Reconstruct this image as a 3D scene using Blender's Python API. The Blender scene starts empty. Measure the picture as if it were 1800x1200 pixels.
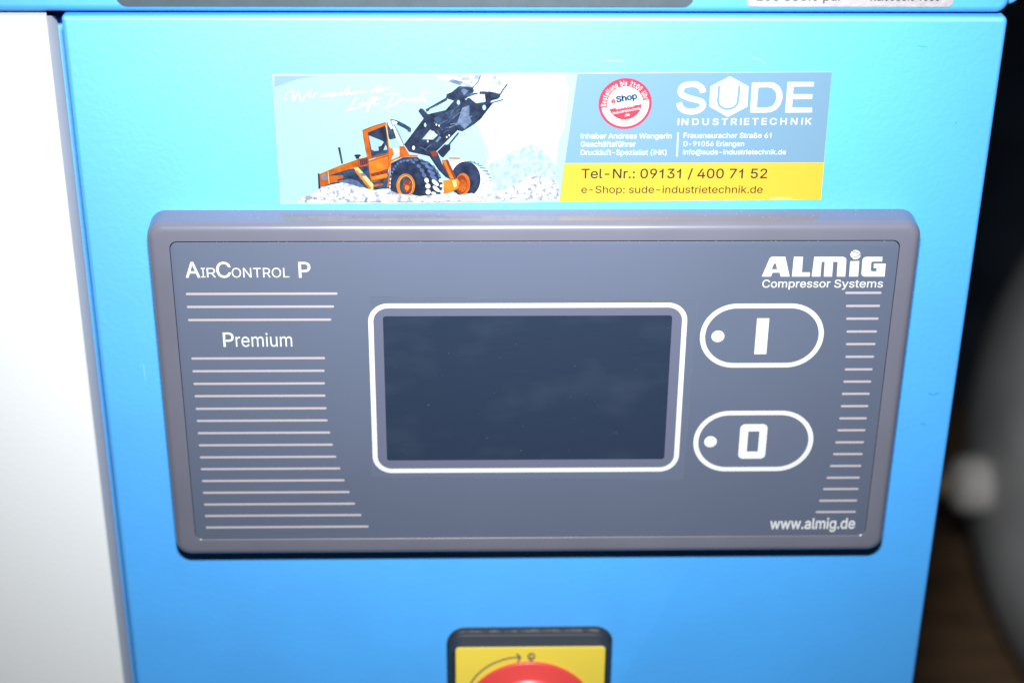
import bpy, bmesh, math, random
from mathutils import Vector, Matrix
from mathutils.geometry import tessellate_polygon, delaunay_2d_cdt
random.seed(7)
SC = bpy.context.scene
COL = SC.collection
MM = 0.001
# ------------------------------------------------------------------ camera
FPX = 3016.0                                   # focal length in photo pixels (photo 1800 x 1200)
def cam_axes(p, y, r):
    cp, sp, cy, sy = math.cos(p), math.sin(p), math.cos(y), math.sin(y)
    fwd = Vector((sy*cp, cy*cp, -sp)); right = Vector((cy, -sy, 0)); down = fwd.cross(right)
    cr, sr = math.cos(r), math.sin(r)
    return right*cr + down*sr, down*cr - right*sr, fwd
RIGHT, DOWN, FWD = cam_axes(math.radians(27.0214), math.radians(1.6216), math.radians(-.5377))
CAMP = -FWD*670.0                              # mm; world origin is a point on the blue front panel
cd = bpy.data.cameras.new('camera'); cam = bpy.data.objects.new('camera', cd); COL.objects.link(cam)
M = Matrix((( RIGHT.x, -DOWN.x, -FWD.x, CAMP.x*MM), (RIGHT.y, -DOWN.y, -FWD.y, CAMP.y*MM),
            (RIGHT.z, -DOWN.z, -FWD.z, CAMP.z*MM), (0, 0, 0, 1)))
cam.matrix_world = M
cd.sensor_width = 36; cd.lens = FPX/1800*36; cd.clip_start = .01; cd.clip_end = 100
cd.dof.use_dof = True; cd.dof.focus_distance = .640; cd.dof.aperture_fstop = 5.8
SC.camera = cam
SC.view_settings.view_transform = 'Standard'; SC.view_settings.look = 'None'
SC.view_settings.exposure = 0; SC.view_settings.gamma = 1
# ------------------------------------------------------------------ light: dim hall and the camera's flash
w = bpy.data.worlds.new('World'); SC.world = w; w.use_nodes = True
bg = w.node_tree.nodes['Background']; bg.inputs[0].default_value = (.75, .88, 1, 1); bg.inputs[1].default_value = .035
ld = bpy.data.lights.new('flash', 'AREA'); ld.shape = 'RECTANGLE'; ld.size = .055; ld.size_y = .03
ld.energy = 2.95; ld.spread = math.radians(75); ld.color = (1, 1, 1)
flash = bpy.data.objects.new('flash', ld); COL.objects.link(flash)
FP = (CAMP - DOWN*136)*MM
aim = (Vector((12, 0, 108))*MM - FP).normalized()
flash.location = FP; flash.rotation_euler = aim.to_track_quat('-Z', 'Y').to_euler()

def at(x, y, Y=0.0):
    """point (X, Z) in mm on the vertical plane at depth Y seen at photo position x, y"""
    d = RIGHT*(x-900) + DOWN*(y-600) + FWD*FPX
    t = (Y-CAMP.y)/d.y; P = CAMP + d*t
    return P.x, P.z
# ------------------------------------------------------------------ materials
def mat(name, col, rough=.5, metal=0, spec=.5, bump=0, bscale=900, dist=.0002, mottle=0, mscale=40, coat=0, detail=2, mcol=None, stretch=None, ior=1.5):
    m = bpy.data.materials.new(name); m.use_nodes = True; nt = m.node_tree; b = nt.nodes['Principled BSDF']
    b.inputs['Base Color'].default_value = (*col, 1); b.inputs['Roughness'].default_value = rough
    b.inputs['Metallic'].default_value = metal; b.inputs['Specular IOR Level'].default_value = spec
    b.inputs['IOR'].default_value = ior; b.inputs['Coat Weight'].default_value = coat; b.inputs['Coat Roughness'].default_value = .12
    tc = nt.nodes.new('ShaderNodeTexCoord')
    src = tc.outputs['Object']
    if stretch:
        mp = nt.nodes.new('ShaderNodeMapping'); mp.inputs['Scale'].default_value = stretch
        nt.links.new(src, mp.inputs[0]); src = mp.outputs[0]
    if bump:
        n = nt.nodes.new('ShaderNodeTexNoise'); n.inputs['Scale'].default_value = bscale; n.inputs['Detail'].default_value = detail
        bp = nt.nodes.new('ShaderNodeBump'); bp.inputs['Strength'].default_value = bump; bp.inputs['Distance'].default_value = dist
        nt.links.new(src, n.inputs['Vector']); nt.links.new(n.outputs[0], bp.inputs['Height']); nt.links.new(bp.outputs[0], b.inputs['Normal'])
    if mottle:
        n2 = nt.nodes.new('ShaderNodeTexNoise'); n2.inputs['Scale'].default_value = mscale; n2.inputs['Detail'].default_value = 5
        rp = nt.nodes.new('ShaderNodeValToRGB')
        mc = mcol or tuple(min(1, c*(1-mottle)) for c in col)
        rp.color_ramp.elements[0].position = .35; rp.color_ramp.elements[0].color = (*mc, 1)
        rp.color_ramp.elements[1].position = .62; rp.color_ramp.elements[1].color = (*col, 1)
        nt.links.new(src, n2.inputs['Vector']); nt.links.new(n2.outputs[0], rp.inputs[0]); nt.links.new(rp.outputs[0], b.inputs['Base Color'])
    return m
BLUE = mat('blue powder coat', (.028, .306, .76), .62, spec=1, ior=1.75, bump=.19, bscale=430, dist=.0004, mottle=.06, mscale=25)
WHITE = mat('light grey powder coat', (.61, .64, .66), .5, bump=.2, bscale=430, dist=.0003)
FLANGE = mat('light grey fold', (.61, .64, .66), .5, bump=.35, bscale=430, dist=.0003)
DARKIN = mat('dark inside', (.01, .012, .015), .8)
BEZEL = mat('grey moulded plastic', (.112, .116, .152), .25, spec=.5, bump=.10, bscale=2500, dist=.00005, mottle=.07, mscale=30)
FOIL = mat('slate keypad foil', (.079, .098, .146), .40, spec=.45, bump=.08, bscale=3000, dist=.00004, mottle=.03, mscale=18)
FOIL2 = mat('slate foil over window', (.088, .098, .148), .40, spec=.45)
GLUE = mat('dirty foil edge', (.075, .07, .085), .6, mottle=.6, mscale=150, mcol=(.16, .14, .13))
PWHITE = mat('white print', (.50, .52, .53), .45)
PGREY = mat('pale print', (.34, .31, .33), .5)
LENS = mat('white indicator lens', (.62, .63, .62), .25)
GPLATE = mat('grey label foil', (.055, .075, .09), .42, mottle=.12, mscale=120)
SILVER = mat('embossed silver label', (.30, .295, .31), .5, metal=.0, bump=.9, bscale=330, dist=.0006)
INK = mat('dark ink', (.02, .03, .04), .5)
BLACKP = mat('black plastic', (.012, .014, .018), .6, bump=.2, bscale=500, dist=.0003)
RUBBER = mat('black gasket', (.012, .011, .012), .55, bump=1, bscale=260, dist=.0012)
YEL = mat('yellow plate', (.60, .475, .055), .42)
RED = mat('red plastic', (.50, .045, .042), .36, bump=.1, bscale=900, dist=.0001)
def lcd_mat():
    m = mat('dark liquid crystal window', (.016, .027, .045), .32, spec=.4)
    nt = m.node_tree; b = nt.nodes['Principled BSDF']; tc = nt.nodes['Texture Coordinate']
    # smudges of fingers
    n = nt.nodes.new('ShaderNodeTexNoise'); n.inputs['Scale'].default_value = 38; n.inputs['Detail'].default_value = 2
    mp = nt.nodes.new('ShaderNodeMapping'); mp.inputs['Scale'].default_value = (1, 1, 1.7)
    r = nt.nodes.new('ShaderNodeValToRGB'); r.color_ramp.elements[0].position = .50; r.color_ramp.elements[1].position = .95
    r.color_ramp.elements[0].color = (.0155, .026, .050, 1); r.color_ramp.elements[1].color = (.027, .041, .067, 1)
    nt.links.new(tc.outputs['Object'], mp.inputs[0]); nt.links.new(mp.outputs[0], n.inputs['Vector']); nt.links.new(n.outputs[0], r.inputs[0])
    # fine scratches
    n2 = nt.nodes.new('ShaderNodeTexNoise'); n2.inputs['Scale'].default_value = 500; n2.inputs['Detail'].default_value = 3
    mp2 = nt.nodes.new('ShaderNodeMapping'); mp2.inputs['Scale'].default_value = (.12, 1, 3)
    nt.links.new(tc.outputs['Object'], mp2.inputs[0]); nt.links.new(mp2.outputs[0], n2.inputs['Vector'])
    mx = nt.nodes.new('ShaderNodeMix'); mx.data_type = 'RGBA'; mx.blend_type = 'MULTIPLY'; mx.inputs[0].default_value = .15
    nt.links.new(r.outputs[0], mx.inputs[6]); nt.links.new(n2.outputs[0], mx.inputs[7]); nt.links.new(mx.outputs[2], b.inputs['Base Color'])
    return m
LCD = lcd_mat()
DUST = mat('pale dust', (.085, .10, .12), .8)
TANKM = mat('dark grey tank paint', (.62, .62, .63), .4, mottle=.3, mscale=6)
CAPM = mat('off-white plastic cap', (.80, .78, .75), .5)
BRASS = mat('dull brass', (.45, .40, .28), .5)
WOOD = mat('old pallet wood', (.27, .16, .085), .8, mottle=.5, mscale=9, stretch=(1, 5, 5))
FLOOR = mat('dark concrete floor', (.10, .12, .16), .8, mottle=.4, mscale=3)
WALL = mat('dark hall wall', (.24, .30, .42), .9, mottle=.3, mscale=2)
# ------------------------------------------------------------------ builders
def tag(o, label=None, cat=None, group=None, kind=None):
    if label: o['label'] = label
    if cat: o['category'] = cat
    if group: o['group'] = group
    if kind: o['kind'] = kind
    return o
def empty(name, loc=(0, 0, 0)):
    o = bpy.data.objects.new(name, None); COL.objects.link(o); o.location = Vector(loc)*MM; o.empty_display_size = .02
    return o
def link(name, me, parent=None, mats=(), smooth=None):
    """mesh holds world millimetres; stored in metres relative to its thing"""
    o = bpy.data.objects.new(name, me); COL.objects.link(o)
    me.transform(Matrix.Scale(MM, 4))
    if parent:
        base = parent.location if parent.parent is None else parent.parent.location
        me.transform(Matrix.Translation(-base)); o.parent = parent
    for m in mats: me.materials.append(m)
    if smooth is not None:
        me.shade_smooth(); me.set_sharp_from_angle(angle=math.radians(smooth))
    return o
def rr(x0, x1, z0, z1, r, n=6):
    if isinstance(r, (int, float)): r = (r,)*4       # corner order: bottom right, top right, top left, bottom left
    P = []
    for (cx, cz, a0, q) in ((x1, z0, -90, r[0]), (x1, z1, 0, r[1]), (x0, z1, 90, r[2]), (x0, z0, 180, r[3])):
        sx = -1 if cx == x1 else 1; sz = -1 if cz == z1 else 1
        for i in range(n+1):
            a = math.radians(a0 + 90*i/n)
            P.append((cx + sx*q + q*math.cos(a), cz + sz*q + q*math.sin(a)))
    return P
def loft_bm(bm, rings, cap0=True, cap1=True, mi=0):
    """rings: list of (list of (x,z), y); counter-clockwise seen from the front"""
    V = [[bm.verts.new((x, y, z)) for x, z in pts] for pts, y in rings]
    for A, B in zip(V, V[1:]):
        n = len(A)
        for i in range(n):
            f = bm.faces.new((A[i], A[(i+1) % n], B[(i+1) % n], B[i])); f.material_index = mi
    if cap0: f = bm.faces.new(V[0][::-1]); f.material_index = mi
    if cap1: f = bm.faces.new(V[-1]); f.material_index = mi
def fin(bm, name='m'):
    bmesh.ops.recalc_face_normals(bm, faces=bm.faces)
    me = bpy.data.meshes.new(name); bm.to_mesh(me); bm.free(); return me
def slab(name, x0, x1, z0, z1, yb, yf, r, fil, m, parent, n=6, k=4, smooth=35):
    """box from back yb to front yf with rounded outline and a filleted front edge"""
    rings = [(rr(x0, x1, z0, z1, r, n), yb)]
    R = (r,)*4 if isinstance(r, (int, float)) else r
    for i in range(k+1):
        a = math.radians(90*i/k); ins = fil*(1-math.cos(a)); y = yf + fil*(1-math.sin(a))
        rings.append((rr(x0+ins, x1-ins, z0+ins, z1-ins, tuple(max(q-ins, .02) for q in R), n), y))
    bm = bmesh.new(); loft_bm(bm, rings); return link(name, fin(bm), parent, (m,), smooth)
def outline(name, o_pts, i_pts, y, m, parent, th=.04):
    """flat printed frame between two matching outlines"""
    bm = bmesh.new(); n = len(o_pts)
    O = [bm.verts.new((x, y, z)) for x, z in o_pts]; I = [bm.verts.new((x, y, z)) for x, z in i_pts]
    Ob = [bm.verts.new((x, y+th, z)) for x, z in o_pts]; Ib = [bm.verts.new((x, y+th, z)) for x, z in i_pts]
    for i in range(n):
        j = (i+1) % n
        bm.faces.new((O[i], O[j], I[j], I[i])); bm.faces.new((Ob[i], Ob[j], O[j], O[i])); bm.faces.new((I[i], I[j], Ib[j], Ib[i]))
    return link(name, fin(bm), parent, (m,))
def sheet(name, pts, y, m, parent, th=.04):
    bm = bmesh.new(); loft_bm(bm, [(pts, y+th), (pts, y)]); return link(name, fin(bm), parent, (m,))
class Print:
    """several inks of one flat print, each polygon a hair above the last"""
    def __init__(s, y, step=.006): s.bm = bmesh.new(); s.y = y; s.step = step; s.mats = []; s.k = 0; s.inc = 1
    def mi(s, m):
        if m not in s.mats: s.mats.append(m)
        return s.mats.index(m)
    def poly(s, pts, m, lift=True):
        if lift: s.k += s.inc
        y = s.y - s.k*s.step
        vs = [s.bm.verts.new((x, y, z)) for x, z in pts]
        mi = s.mi(m)
        for t in tessellate_polygon([[Vector((x, z, 0)) for x, z in pts]]):
            if len(set(t)) == 3:
                f = s.bm.faces.new([vs[i] for i in t]); f.material_index = mi
    def line(s, pts, w, m, lift=True):
        if lift: s.k += s.inc
        y = s.y - s.k*s.step; mi = s.mi(m); L = []; 
        for i, p in enumerate(pts):
            a = Vector(pts[max(i-1, 0)]); b = Vector(pts[min(i+1, len(pts)-1)]); d = (b-a)
            d = d.normalized() if d.length > 1e-6 else Vector((1, 0)); nrm = Vector((-d.y, d.x))*w/2
            yy = y - i*.0004; L.append((s.bm.verts.new((p[0]+nrm.x, yy, p[1]+nrm.y)), s.bm.verts.new((p[0]-nrm.x, yy, p[1]-nrm.y))))
        for (a, b), (c, d) in zip(L, L[1:]):
            f = s.bm.faces.new((a, b, d, c)); f.material_index = mi
    def build(s, name, parent):
        s.bm.normal_update()
        for f in s.bm.faces:
            if f.normal.y > 0: f.normal_flip()
        me = bpy.data.meshes.new(name); s.bm.to_mesh(me); s.bm.free()
        return link(name, me, parent, s.mats)
import os
try:    # the sans face that ships with Blender itself; its plain default face otherwise
    FONT = bpy.data.fonts.load(os.path.join(bpy.utils.resource_path('LOCAL'), 'datafiles', 'fonts', 'Inter.woff2'))
except Exception:
    FONT = bpy.data.fonts.load('<builtin>')
_cache = {}
def _loops(txt):
    """outlines of a string as closed polygons"""
    c = bpy.data.curves.new('t', 'FONT'); c.body = txt; c.font = FONT; c.size = 1
    o = bpy.data.objects.new('t', c); COL.objects.link(o); bpy.context.view_layer.update()
    cu_ = o.to_curve(bpy.context.evaluated_depsgraph_get()); L = []
    for sp in cu_.splines:
        P = []; n = len(sp.bezier_points)
        for i in range(n):
            a, b = sp.bezier_points[i], sp.bezier_points[(i+1) % n]
            p0, p1, p2, p3 = a.co, a.handle_right, b.handle_left, b.co
            flat = (p1-p0).cross(p3-p0).length < 1e-6 and (p2-p0).cross(p3-p0).length < 1e-6
            for k in range(1 if flat else 4):
                t = k/4; q = p0*(1-t)**3 + p1*3*t*(1-t)**2 + p2*3*t*t*(1-t) + p3*t**3
                if not P or (P[-1][0]-q.x)**2 + (P[-1][1]-q.y)**2 > 1e-8: P.append((q.x, q.y))
        if len(P) > 2: L.append(P)
    o.to_curve_clear(); bpy.data.objects.remove(o); bpy.data.curves.remove(c)
    return L
def _right(L): return max(p[0] for l in L for p in l)
_hh = _right(_loops('HH')); _h0 = [l for l in _loops('H')]; CAPH = max(p[1] for l in _h0 for p in l)
def char(ch):
    """(outlines, advance); plain bar I and plain 1, as the lettering on the panel has them"""
    if ch in _cache: return _cache[ch]
    k = CAPH
    if ch == 'I': v = ([[(.13*k, 0), (.265*k, 0), (.265*k, k), (.13*k, k)]], .39*k)
    elif ch == '1': v = ([[(.36*k, 0), (.485*k, 0), (.485*k, k), (.40*k, k), (.35*k, .88*k), (.25*k, .79*k), (.13*k, .73*k), (.13*k, .61*k), (.26*k, .66*k), (.36*k, .73*k)]], .78*k)
    elif ch == ' ': v = ([], .36*k)
    else:
        q = 'I' if ch == '\x01' else ch
        v = (_loops(q), _right(_loops('H'+q+'H')) - _hh)
    _cache[ch] = v; return v
def _fill(L):
    vs, es = [], []
    for l in L:
        n = len(vs); vs += [Vector(p) for p in l]; es += [(n+i, n+(i+1) % len(l)) for i in range(len(l))]
    v2, _, f2, *_ = delaunay_2d_cdt(vs, es, [], 0, 1e-6); out = []
    for f in f2:
        cx = sum(v2[i].x for i in f)/len(f); cy = sum(v2[i].y for i in f)/len(f); w = 0
        for l in L:
            for a, b in zip(l, l[1:]+l[:1]):
                if (a[1] <= cy) != (b[1] <= cy):
                    x = a[0] + (cy-a[1])*(b[0]-a[0])/(b[1]-a[1])
                    if x > cx: w += 1 if b[1] > a[1] else -1
        if w: out.append(tuple(f))
    return [tuple(v) for v in v2], out
def glyphs(s, bold=0, shear=0, spacing=1):
    """vertices (x, y, lift) and faces of a string; bold adds a rim round each outline"""
    key = (s, bold, shear, spacing)
    if key in _cache: return _cache[key]
    V, Fs, X = [], [], 0
    for ch in s:
        L, adv = char(ch)
        if L:
            fk = ('fill', ch)
            if fk not in _cache: _cache[fk] = _fill(L)
            v2, f2 = _cache[fk]; n = len(V)
            V += [(x+X+shear*y, y, 0) for x, y in v2]; Fs += [tuple(n+i for i in f) for f in f2]
            if bold:
                for li, l in enumerate(L):
                    m = len(l); n = len(V)
                    for i in range(m):
                        a, p, b = Vector(l[i-1]), Vector(l[i]), Vector(l[(i+1) % m])
                        d1, d2 = (p-a).normalized(), (b-p).normalized(); nn = Vector((-(d1+d2).y, (d1+d2).x))
                        nn = nn.normalized() if nn.length > .1 else Vector((-d1.y, d1.x))
                        c = max(.5, nn.dot(Vector((-d1.y, d1.x)))); nn = nn*bold/c
                        for q in (p+nn, p-nn): V.append((q.x+X+shear*q.y, q.y, .002+.0015*li))
                    for i in range(m):
                        j = (i+1) % m; Fs.append((n+2*i, n+2*i+1, n+2*j+1, n+2*j))
        X += adv*spacing if spacing != 1 else adv
    _cache[key] = (V, Fs); return _cache[key]
def extents(vs):
    return min(v[0] for v in vs), max(v[0] for v in vs), min(v[1] for v in vs), max(v[1] for v in vs)
def text_mesh(parts):
    """parts: list of (string, x0, x1, z_base, cap_height, y, bold, shear, tilt degrees, spacing)"""
    V, F = [], []
    for s, x0, x1, zb, h, y, bold, shear, tilt, sp in parts:
        vs, fs = glyphs(s, bold, shear, sp)
        H0, H1 = 0, CAPH; a, b = extents(vs)[:2]
        sx = (x1-x0)/(b-a) if x1 is not None else h/(H1-H0); sz = h/(H1-H0)
        ct, st = math.cos(math.radians(tilt)), math.sin(math.radians(tilt)); n = len(V)
        for v in vs:
            lx, lz = (v[0]-a)*sx, (v[1]-H0)*sz
            V.append((x0 + lx*ct - lz*st, y - v[2], zb + lx*st + lz*ct))
        F += [tuple(n+i for i in f) for f in fs]
    me = bpy.data.meshes.new('text'); me.from_pydata(V, [], F); me.update()
    return me
def px_text(name, items, Y, m, parent, off=.05):
    """items: (string, x0, x1, y_base, y_top, bold[, shear[, spacing]]) in photo pixels, laid on plane Y"""
    P = []
    for it in items:
        s, xa, xb, yb, yt, bold = it[:6]; shear = it[6] if len(it) > 6 else 0; sp = it[7] if len(it) > 7 else 1
        yb0, yb1 = (yb if isinstance(yb, tuple) else (yb, yb))
        A = at(xa, yb0, Y); B = at(xb, yb1, Y); T = at((xa+xb)/2, yt, Y); mid = at((xa+xb)/2, (yb0+yb1)/2, Y)
        tilt = math.degrees(math.atan2(B[1]-A[1], B[0]-A[0])) if isinstance(yb, tuple) else 0
        z = A[1] if isinstance(yb, tuple) else mid[1]
        P.append((s, A[0], A[0]+math.hypot(B[0]-A[0], (B[1]-A[1]) if tilt else 0), z, T[1]-mid[1], Y-off, bold, shear, tilt, sp))
    return link(name, text_mesh(P), parent, (m,))
def lathe_bm(bm, prof, c, axis='y', n=40, mi=0):
    """prof: (radius, position along the axis)"""
    rings = []
    for r, t in prof:
        ring = []
        for i in range(n):
            a = 2*math.pi*i/n; u, v = r*math.cos(a), r*math.sin(a)
            ring.append(bm.verts.new((c[0]+u, c[1]+t, c[2]+v) if axis == 'y' else (c[0]+t, c[1]+u, c[2]+v)))
        rings.append(ring)
    for A, B in zip(rings, rings[1:]):
        for i in range(n):
            f = bm.faces.new((A[i], A[(i+1) % n], B[(i+1) % n], B[i])); f.material_index = mi
    bm.faces.new(rings[0][::-1]); bm.faces.new(rings[-1])
def box_bm(bm, x0, x1, y0, y1, z0, z1):
    loft_bm(bm, [([(x0, z0), (x1, z0), (x1, z1), (x0, z1)], y1), ([(x0, z0), (x1, z0), (x1, z1), (x0, z1)], y0)])
def box(name, x0, x1, y0, y1, z0, z1, m, parent):
    bm = bmesh.new(); box_bm(bm, x0, x1, y0, y1, z0, z1); return link(name, fin(bm), parent, (m,))
# ------------------------------------------------------------------ the hall
FZ = -1050
bm = bmesh.new(); box_bm(bm, -4000, 6000, -3000, 6000, FZ-50, FZ); tag(link('floor', fin(bm), None, (FLOOR,)), kind='structure')
bm = bmesh.new(); box_bm(bm, -4000, 6000, 4500, 4600, FZ, 2500); tag(link('back_wall', fin(bm), None, (WALL,)), kind='structure')
# ------------------------------------------------------------------ the compressor housing
cab = tag(empty('compressor_housing', (0, 300, FZ)), 'sky blue powder-coated compressor housing with a light grey side door', 'compressor')
fpn = slab('front_panel', -160.9, 177.2, -650, 129.9, 26, 0, (2.5, 2.2, 1.6, 2.5), 1.7, BLUE, cab)
up = slab('upper_panel', -700, 176.9, 131.0, 420, 26, -.4, (4.5, 4, 4, 2), 3.0, BLUE, cab)
SCUFF = mat('dark scuff', (.018, .21, .56), .7); SCR = mat('pale scratch', (.20, .45, .62), .6)
def scuff(pts, w_, m):
    pr = Print(-.012, 0); pr.line([at(*p) for p in pts], w_, m); return pr
for pts, w_, m in (([(1632, 691), (1640, 694), (1652, 690)], .55, SCUFF), ([(1618, 744), (1628, 746)], .5, SCUFF), ([(1058, 108), (1082, 106), (1100, 109)], .3, SCR), ([(1322, 103), (1338, 105), (1346, 114)], .25, SCR),
                   ([(1612, 81), (1630, 83)], .25, SCUFF), ([(1678, 216), (1682, 217)], .4, SCUFF), ([(252, 640), (256, 668)], .2, SCR)):
    scuff(pts, w_, m).build('scuff_mark', fpn)
# light grey door: front face with a folded side flange whose upper corner is cut off
bm = bmesh.new()
prof = []
x0, x1, z0, z1 = -700, -166.2, -700, 129.7
k = 5; R = 1.6
arc = [(x1 - R + R*math.sin(math.radians(90*i/k)), R - R*math.cos(math.radians(90*i/k))) for i in range(k+1)]
path = [(x0, 0)] + arc
def flange_top(y): return z1 - (0 if y < 2.0 else (y-2.0)*.30)
T = [bm.verts.new((x, y, z1 - (.4 if i == k+1 else 0))) for i, (x, y) in enumerate(path)]; B = [bm.verts.new((x, y, z0)) for x, y in path]
for i in range(len(path)-1): bm.faces.new((B[i], B[i+1], T[i+1], T[i]))
ft = [bm.verts.new((x1, 3.0, z1-.7)), bm.verts.new((x1, 15.2, z1-4.4)), bm.verts.new((x1, 16.4, z1-6.5))]
bm.faces.new((B[-1], bm.verts.new((x1, 16.4, z0)), ft[2], ft[1], ft[0], T[-1]))
bm.faces.new([T[0]] + [bm.verts.new((x0, 16, z1)), bm.verts.new((x1-3, 16, z1))] + T[::-1][:-1])
tag(link('side_door', fin(bm), cab, (WHITE,), 40), 'light grey panel with folded edge left of the blue front')
slab('frame_strip', -172, -150, -690, 123.0, 40, 20.5, .5, .4, BLUE, cab)
bm = bmesh.new(); box_bm(bm, -698, 171, 45, 700, -700, 415); link('body_shell', fin(bm), cab, (DARKIN,))
bm = bmesh.new(); box_bm(bm, -690, 165, 60, 690, FZ, -702); link('base_frame', fin(bm), cab, (DARKIN,))
# rounded end of the hood showing past the upper panel's right end
slab('hood_end', 172, 184.0, 131.6, 415, 60, 8, (5.5, 2, 2, 1), 2.0, BLUE, cab)
# labels on the upper panel
slab('label_plate', -140.6, 63.4, 133.4, 178, -.35, -.75, 3.6, .1, GPLATE, cab)
np_ = slab('name_plate', 82.4, 156.3, 133.6, 168, -.35, -.75, 2.0, .12, SILVER, cab)
px_text('lettering', [('200 838.0 pur', 1330, 1480, 1.2, -16, .012), ('Ku.6838.6 1686', 1530, 1652, 1.2, -16, .02)], -.75, INK, np_)
# ------------------------------------------------------------------ the control unit
F = -12.0
cu = tag(empty('control_unit', (8, 0, -18)), 'grey plastic control unit with blank screen and two oval buttons on the blue panel', 'control panel')
X0, X1, Z0, Z1 = -136.2, 152.7, -91.3, 55.6
rings = [(rr(X0, X1, Z0, Z1, 6.4, 10), -.1)]
fil = 3.3
for i in range(7):
    a = math.radians(90*i/6); ins = .35 + fil*(1-math.cos(a)); y = -12.6 + fil*(1-math.sin(a))
    rings.append((rr(X0+ins, X1-ins, Z0+ins, Z1-ins, 6.4-ins*.8, 10), y))
MX0, MX1, MZ0, MZ1 = -127.5, 144.5, -82.9, 48.2
rings += [(rr(MX0-.15, MX1+.15, MZ0-.15, MZ1+.15, 3.0, 10), -12.6), (rr(MX0, MX1, MZ0, MZ1, 2.9, 10), -12.45), (rr(MX0, MX1, MZ0, MZ1, 2.9, 10), -9.0)]
bm = bmesh.new(); loft_bm(bm, rings); link('bezel', fin(bm), cu, (BEZEL,), 32)
bm = bmesh.new()
for _ in range(90):
    x = random.uniform(X0+6, X1-6); y = random.uniform(-8, -1); q_ = random.uniform(.05, .13); z = Z1-.35+.28*(1+y/8)+.06
    for a_, b_ in (((x, z), q_),): loft_bm(bm, [([(x-b_, z-.02), (x+b_, z-.02), (x+b_*.6, z+b_*.7), (x-b_*.6, z+b_*.7)], y+b_), ([(x-b_, z-.02), (x+b_, z-.02), (x+b_*.6, z+b_*.7), (x-b_*.6, z+b_*.7)], y-b_)])
for _ in range(70):
    x = random.uniform(MX0+2, MX1-2); z = MZ1+random.uniform(-.75, -.2); q_ = random.uniform(.04, .1)
    loft_bm(bm, [([(x-q_, z-q_), (x+q_, z-q_), (x+q_, z+q_), (x-q_, z+q_)], F), ([(x-q_, z-q_), (x+q_, z-q_), (x+q_, z+q_), (x-q_, z+q_)], F-.08)])
tag(link('dust', fin(bm), cu, (mat('grey dust', (.32, .34, .36), .9),)), kind='stuff')
fp = slab('faceplate', MX0+.14, MX1-.16, MZ0+.25, MZ1-.62, -9.1, F, 2.7, .1, FOIL, cu)
def stad(x0, x1, z0, z1, n=16): return rr(x0, x1, z0, z1, (z1-z0)/2*.995, n)
def printed_line(x0, x1, z):
    w_ = .47
    return sheet('printed_line', rr(x0, x1, z-w_, z+w_, .38, 3), F-.05, PGREY, fp)
LL = [(26.6, -66.2), (21.2, -67.7), (15.7, -69.0), (-.7, -72.0), (-6.2, -72.4), (-11.7, -72.5), (-17.1, -72.5), (-22.7, -72.3), (-28.1, -72.1),
      (-33.6, -71.3), (-39.1, -70.5), (-44.6, -69.4), (-50.0, -68.0), (-55.5, -66.5), (-61.0, -64.7), (-66.5, -62.7), (-71.9, -60.3), (-77.4, -57.6)]
for z, x in LL: printed_line(-123.0, x, z)
RL = [(26.3, 125.9), (20.8, 126.7), (15.4, 127.3), (9.9, 128.0), (4.5, 128.3), (-1.0, 128.6), (-6.5, 128.9), (-11.9, 128.9), (-17.3, 128.8), (-22.8, 128.9),
      (-28.3, 128.8), (-33.7, 128.6), (-39.2, 128.3), (-44.6, 127.9), (-50.1, 127.2), (-55.6, 126.3), (-60.9, 125.4), (-66.4, 124.3), (-71.8, 123.4)]
for z, x in RL: printed_line(x, 139.7, z)
o = px_text('lettering', [('A', 326.5, 352.6, 487.5, 460.8, .010), ('\x01', 354.0, 361.5, 487.5, 470.8, 0), ('R', 364, 380, 487.5, 470.8, 0), ('C', 381, 406.8, 487.5, 460.8, .009),
                      ('ONTROL', 408, 509, 487.5, 470.8, 0), ('P', 525.5, 546.5, 487.5, 460.8, .009)], F, PWHITE, fp)
px_text('lettering', [('P', 393, 412, 609, 584.5, .008), ('remium', 415, 514, 609, 585.5, 0)], F, PWHITE, fp)
px_text('lettering', [('Compressor', 1339.5, 1459, 505, 491.5, .006), ('Systems', 1466, 1551.5, 505, 491.5, .006)], F, PWHITE, fp)
px_text('lettering', [('www.almig.de', 1353, 1502, 928.5, 910.5, .012)], F, PWHITE, fp)
# the maker's block logo
L4 = lambda pts: [at(1200+x/4, 400+y/4, F) for x, y in pts]
pr = Print(F-.05, .0)
pr.poly(L4([(556, 344), (612, 215), (626, 205), (722, 205), (752, 344), (688, 344), (683, 316), (632, 316), (620, 344)]), PWHITE)
pr.poly(L4([(782, 205), (846, 205), (838, 314), (895, 314), (892, 344), (768, 344)]), PWHITE)
pr.poly(L4([(925, 205), (1128, 205), (1146, 212), (1151, 228), (1143, 344), (1083, 344), (1090, 240), (1058, 240), (1050, 344), (992, 344), (999, 240), (977, 240), (968, 344), (907, 344)]), PWHITE)
pr.poly(L4([(1178, 236), (1242, 234), (1234, 344), (1170, 344)]), PWHITE)
pr.poly(L4([(1288, 205), (1405, 205), (1402, 238), (1334, 238), (1326, 246), (1322, 300), (1329, 307), (1362, 307), (1364, 284), (1342, 284), (1344, 253), (1428, 253), (1420, 344), (1274, 344), (1260, 336), (1256, 322), (1264, 226), (1272, 212)]), PWHITE)
c = [(1215+36*math.cos(i*math.pi/14), 190+33*math.sin(i*math.pi/14)) for i in range(28)]
pr.poly(L4(c), PWHITE)
pr.step = .01; pr.poly(L4([(565+60, 292), (664, 292), (656, 252), (642, 252)]), FOIL)
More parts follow.
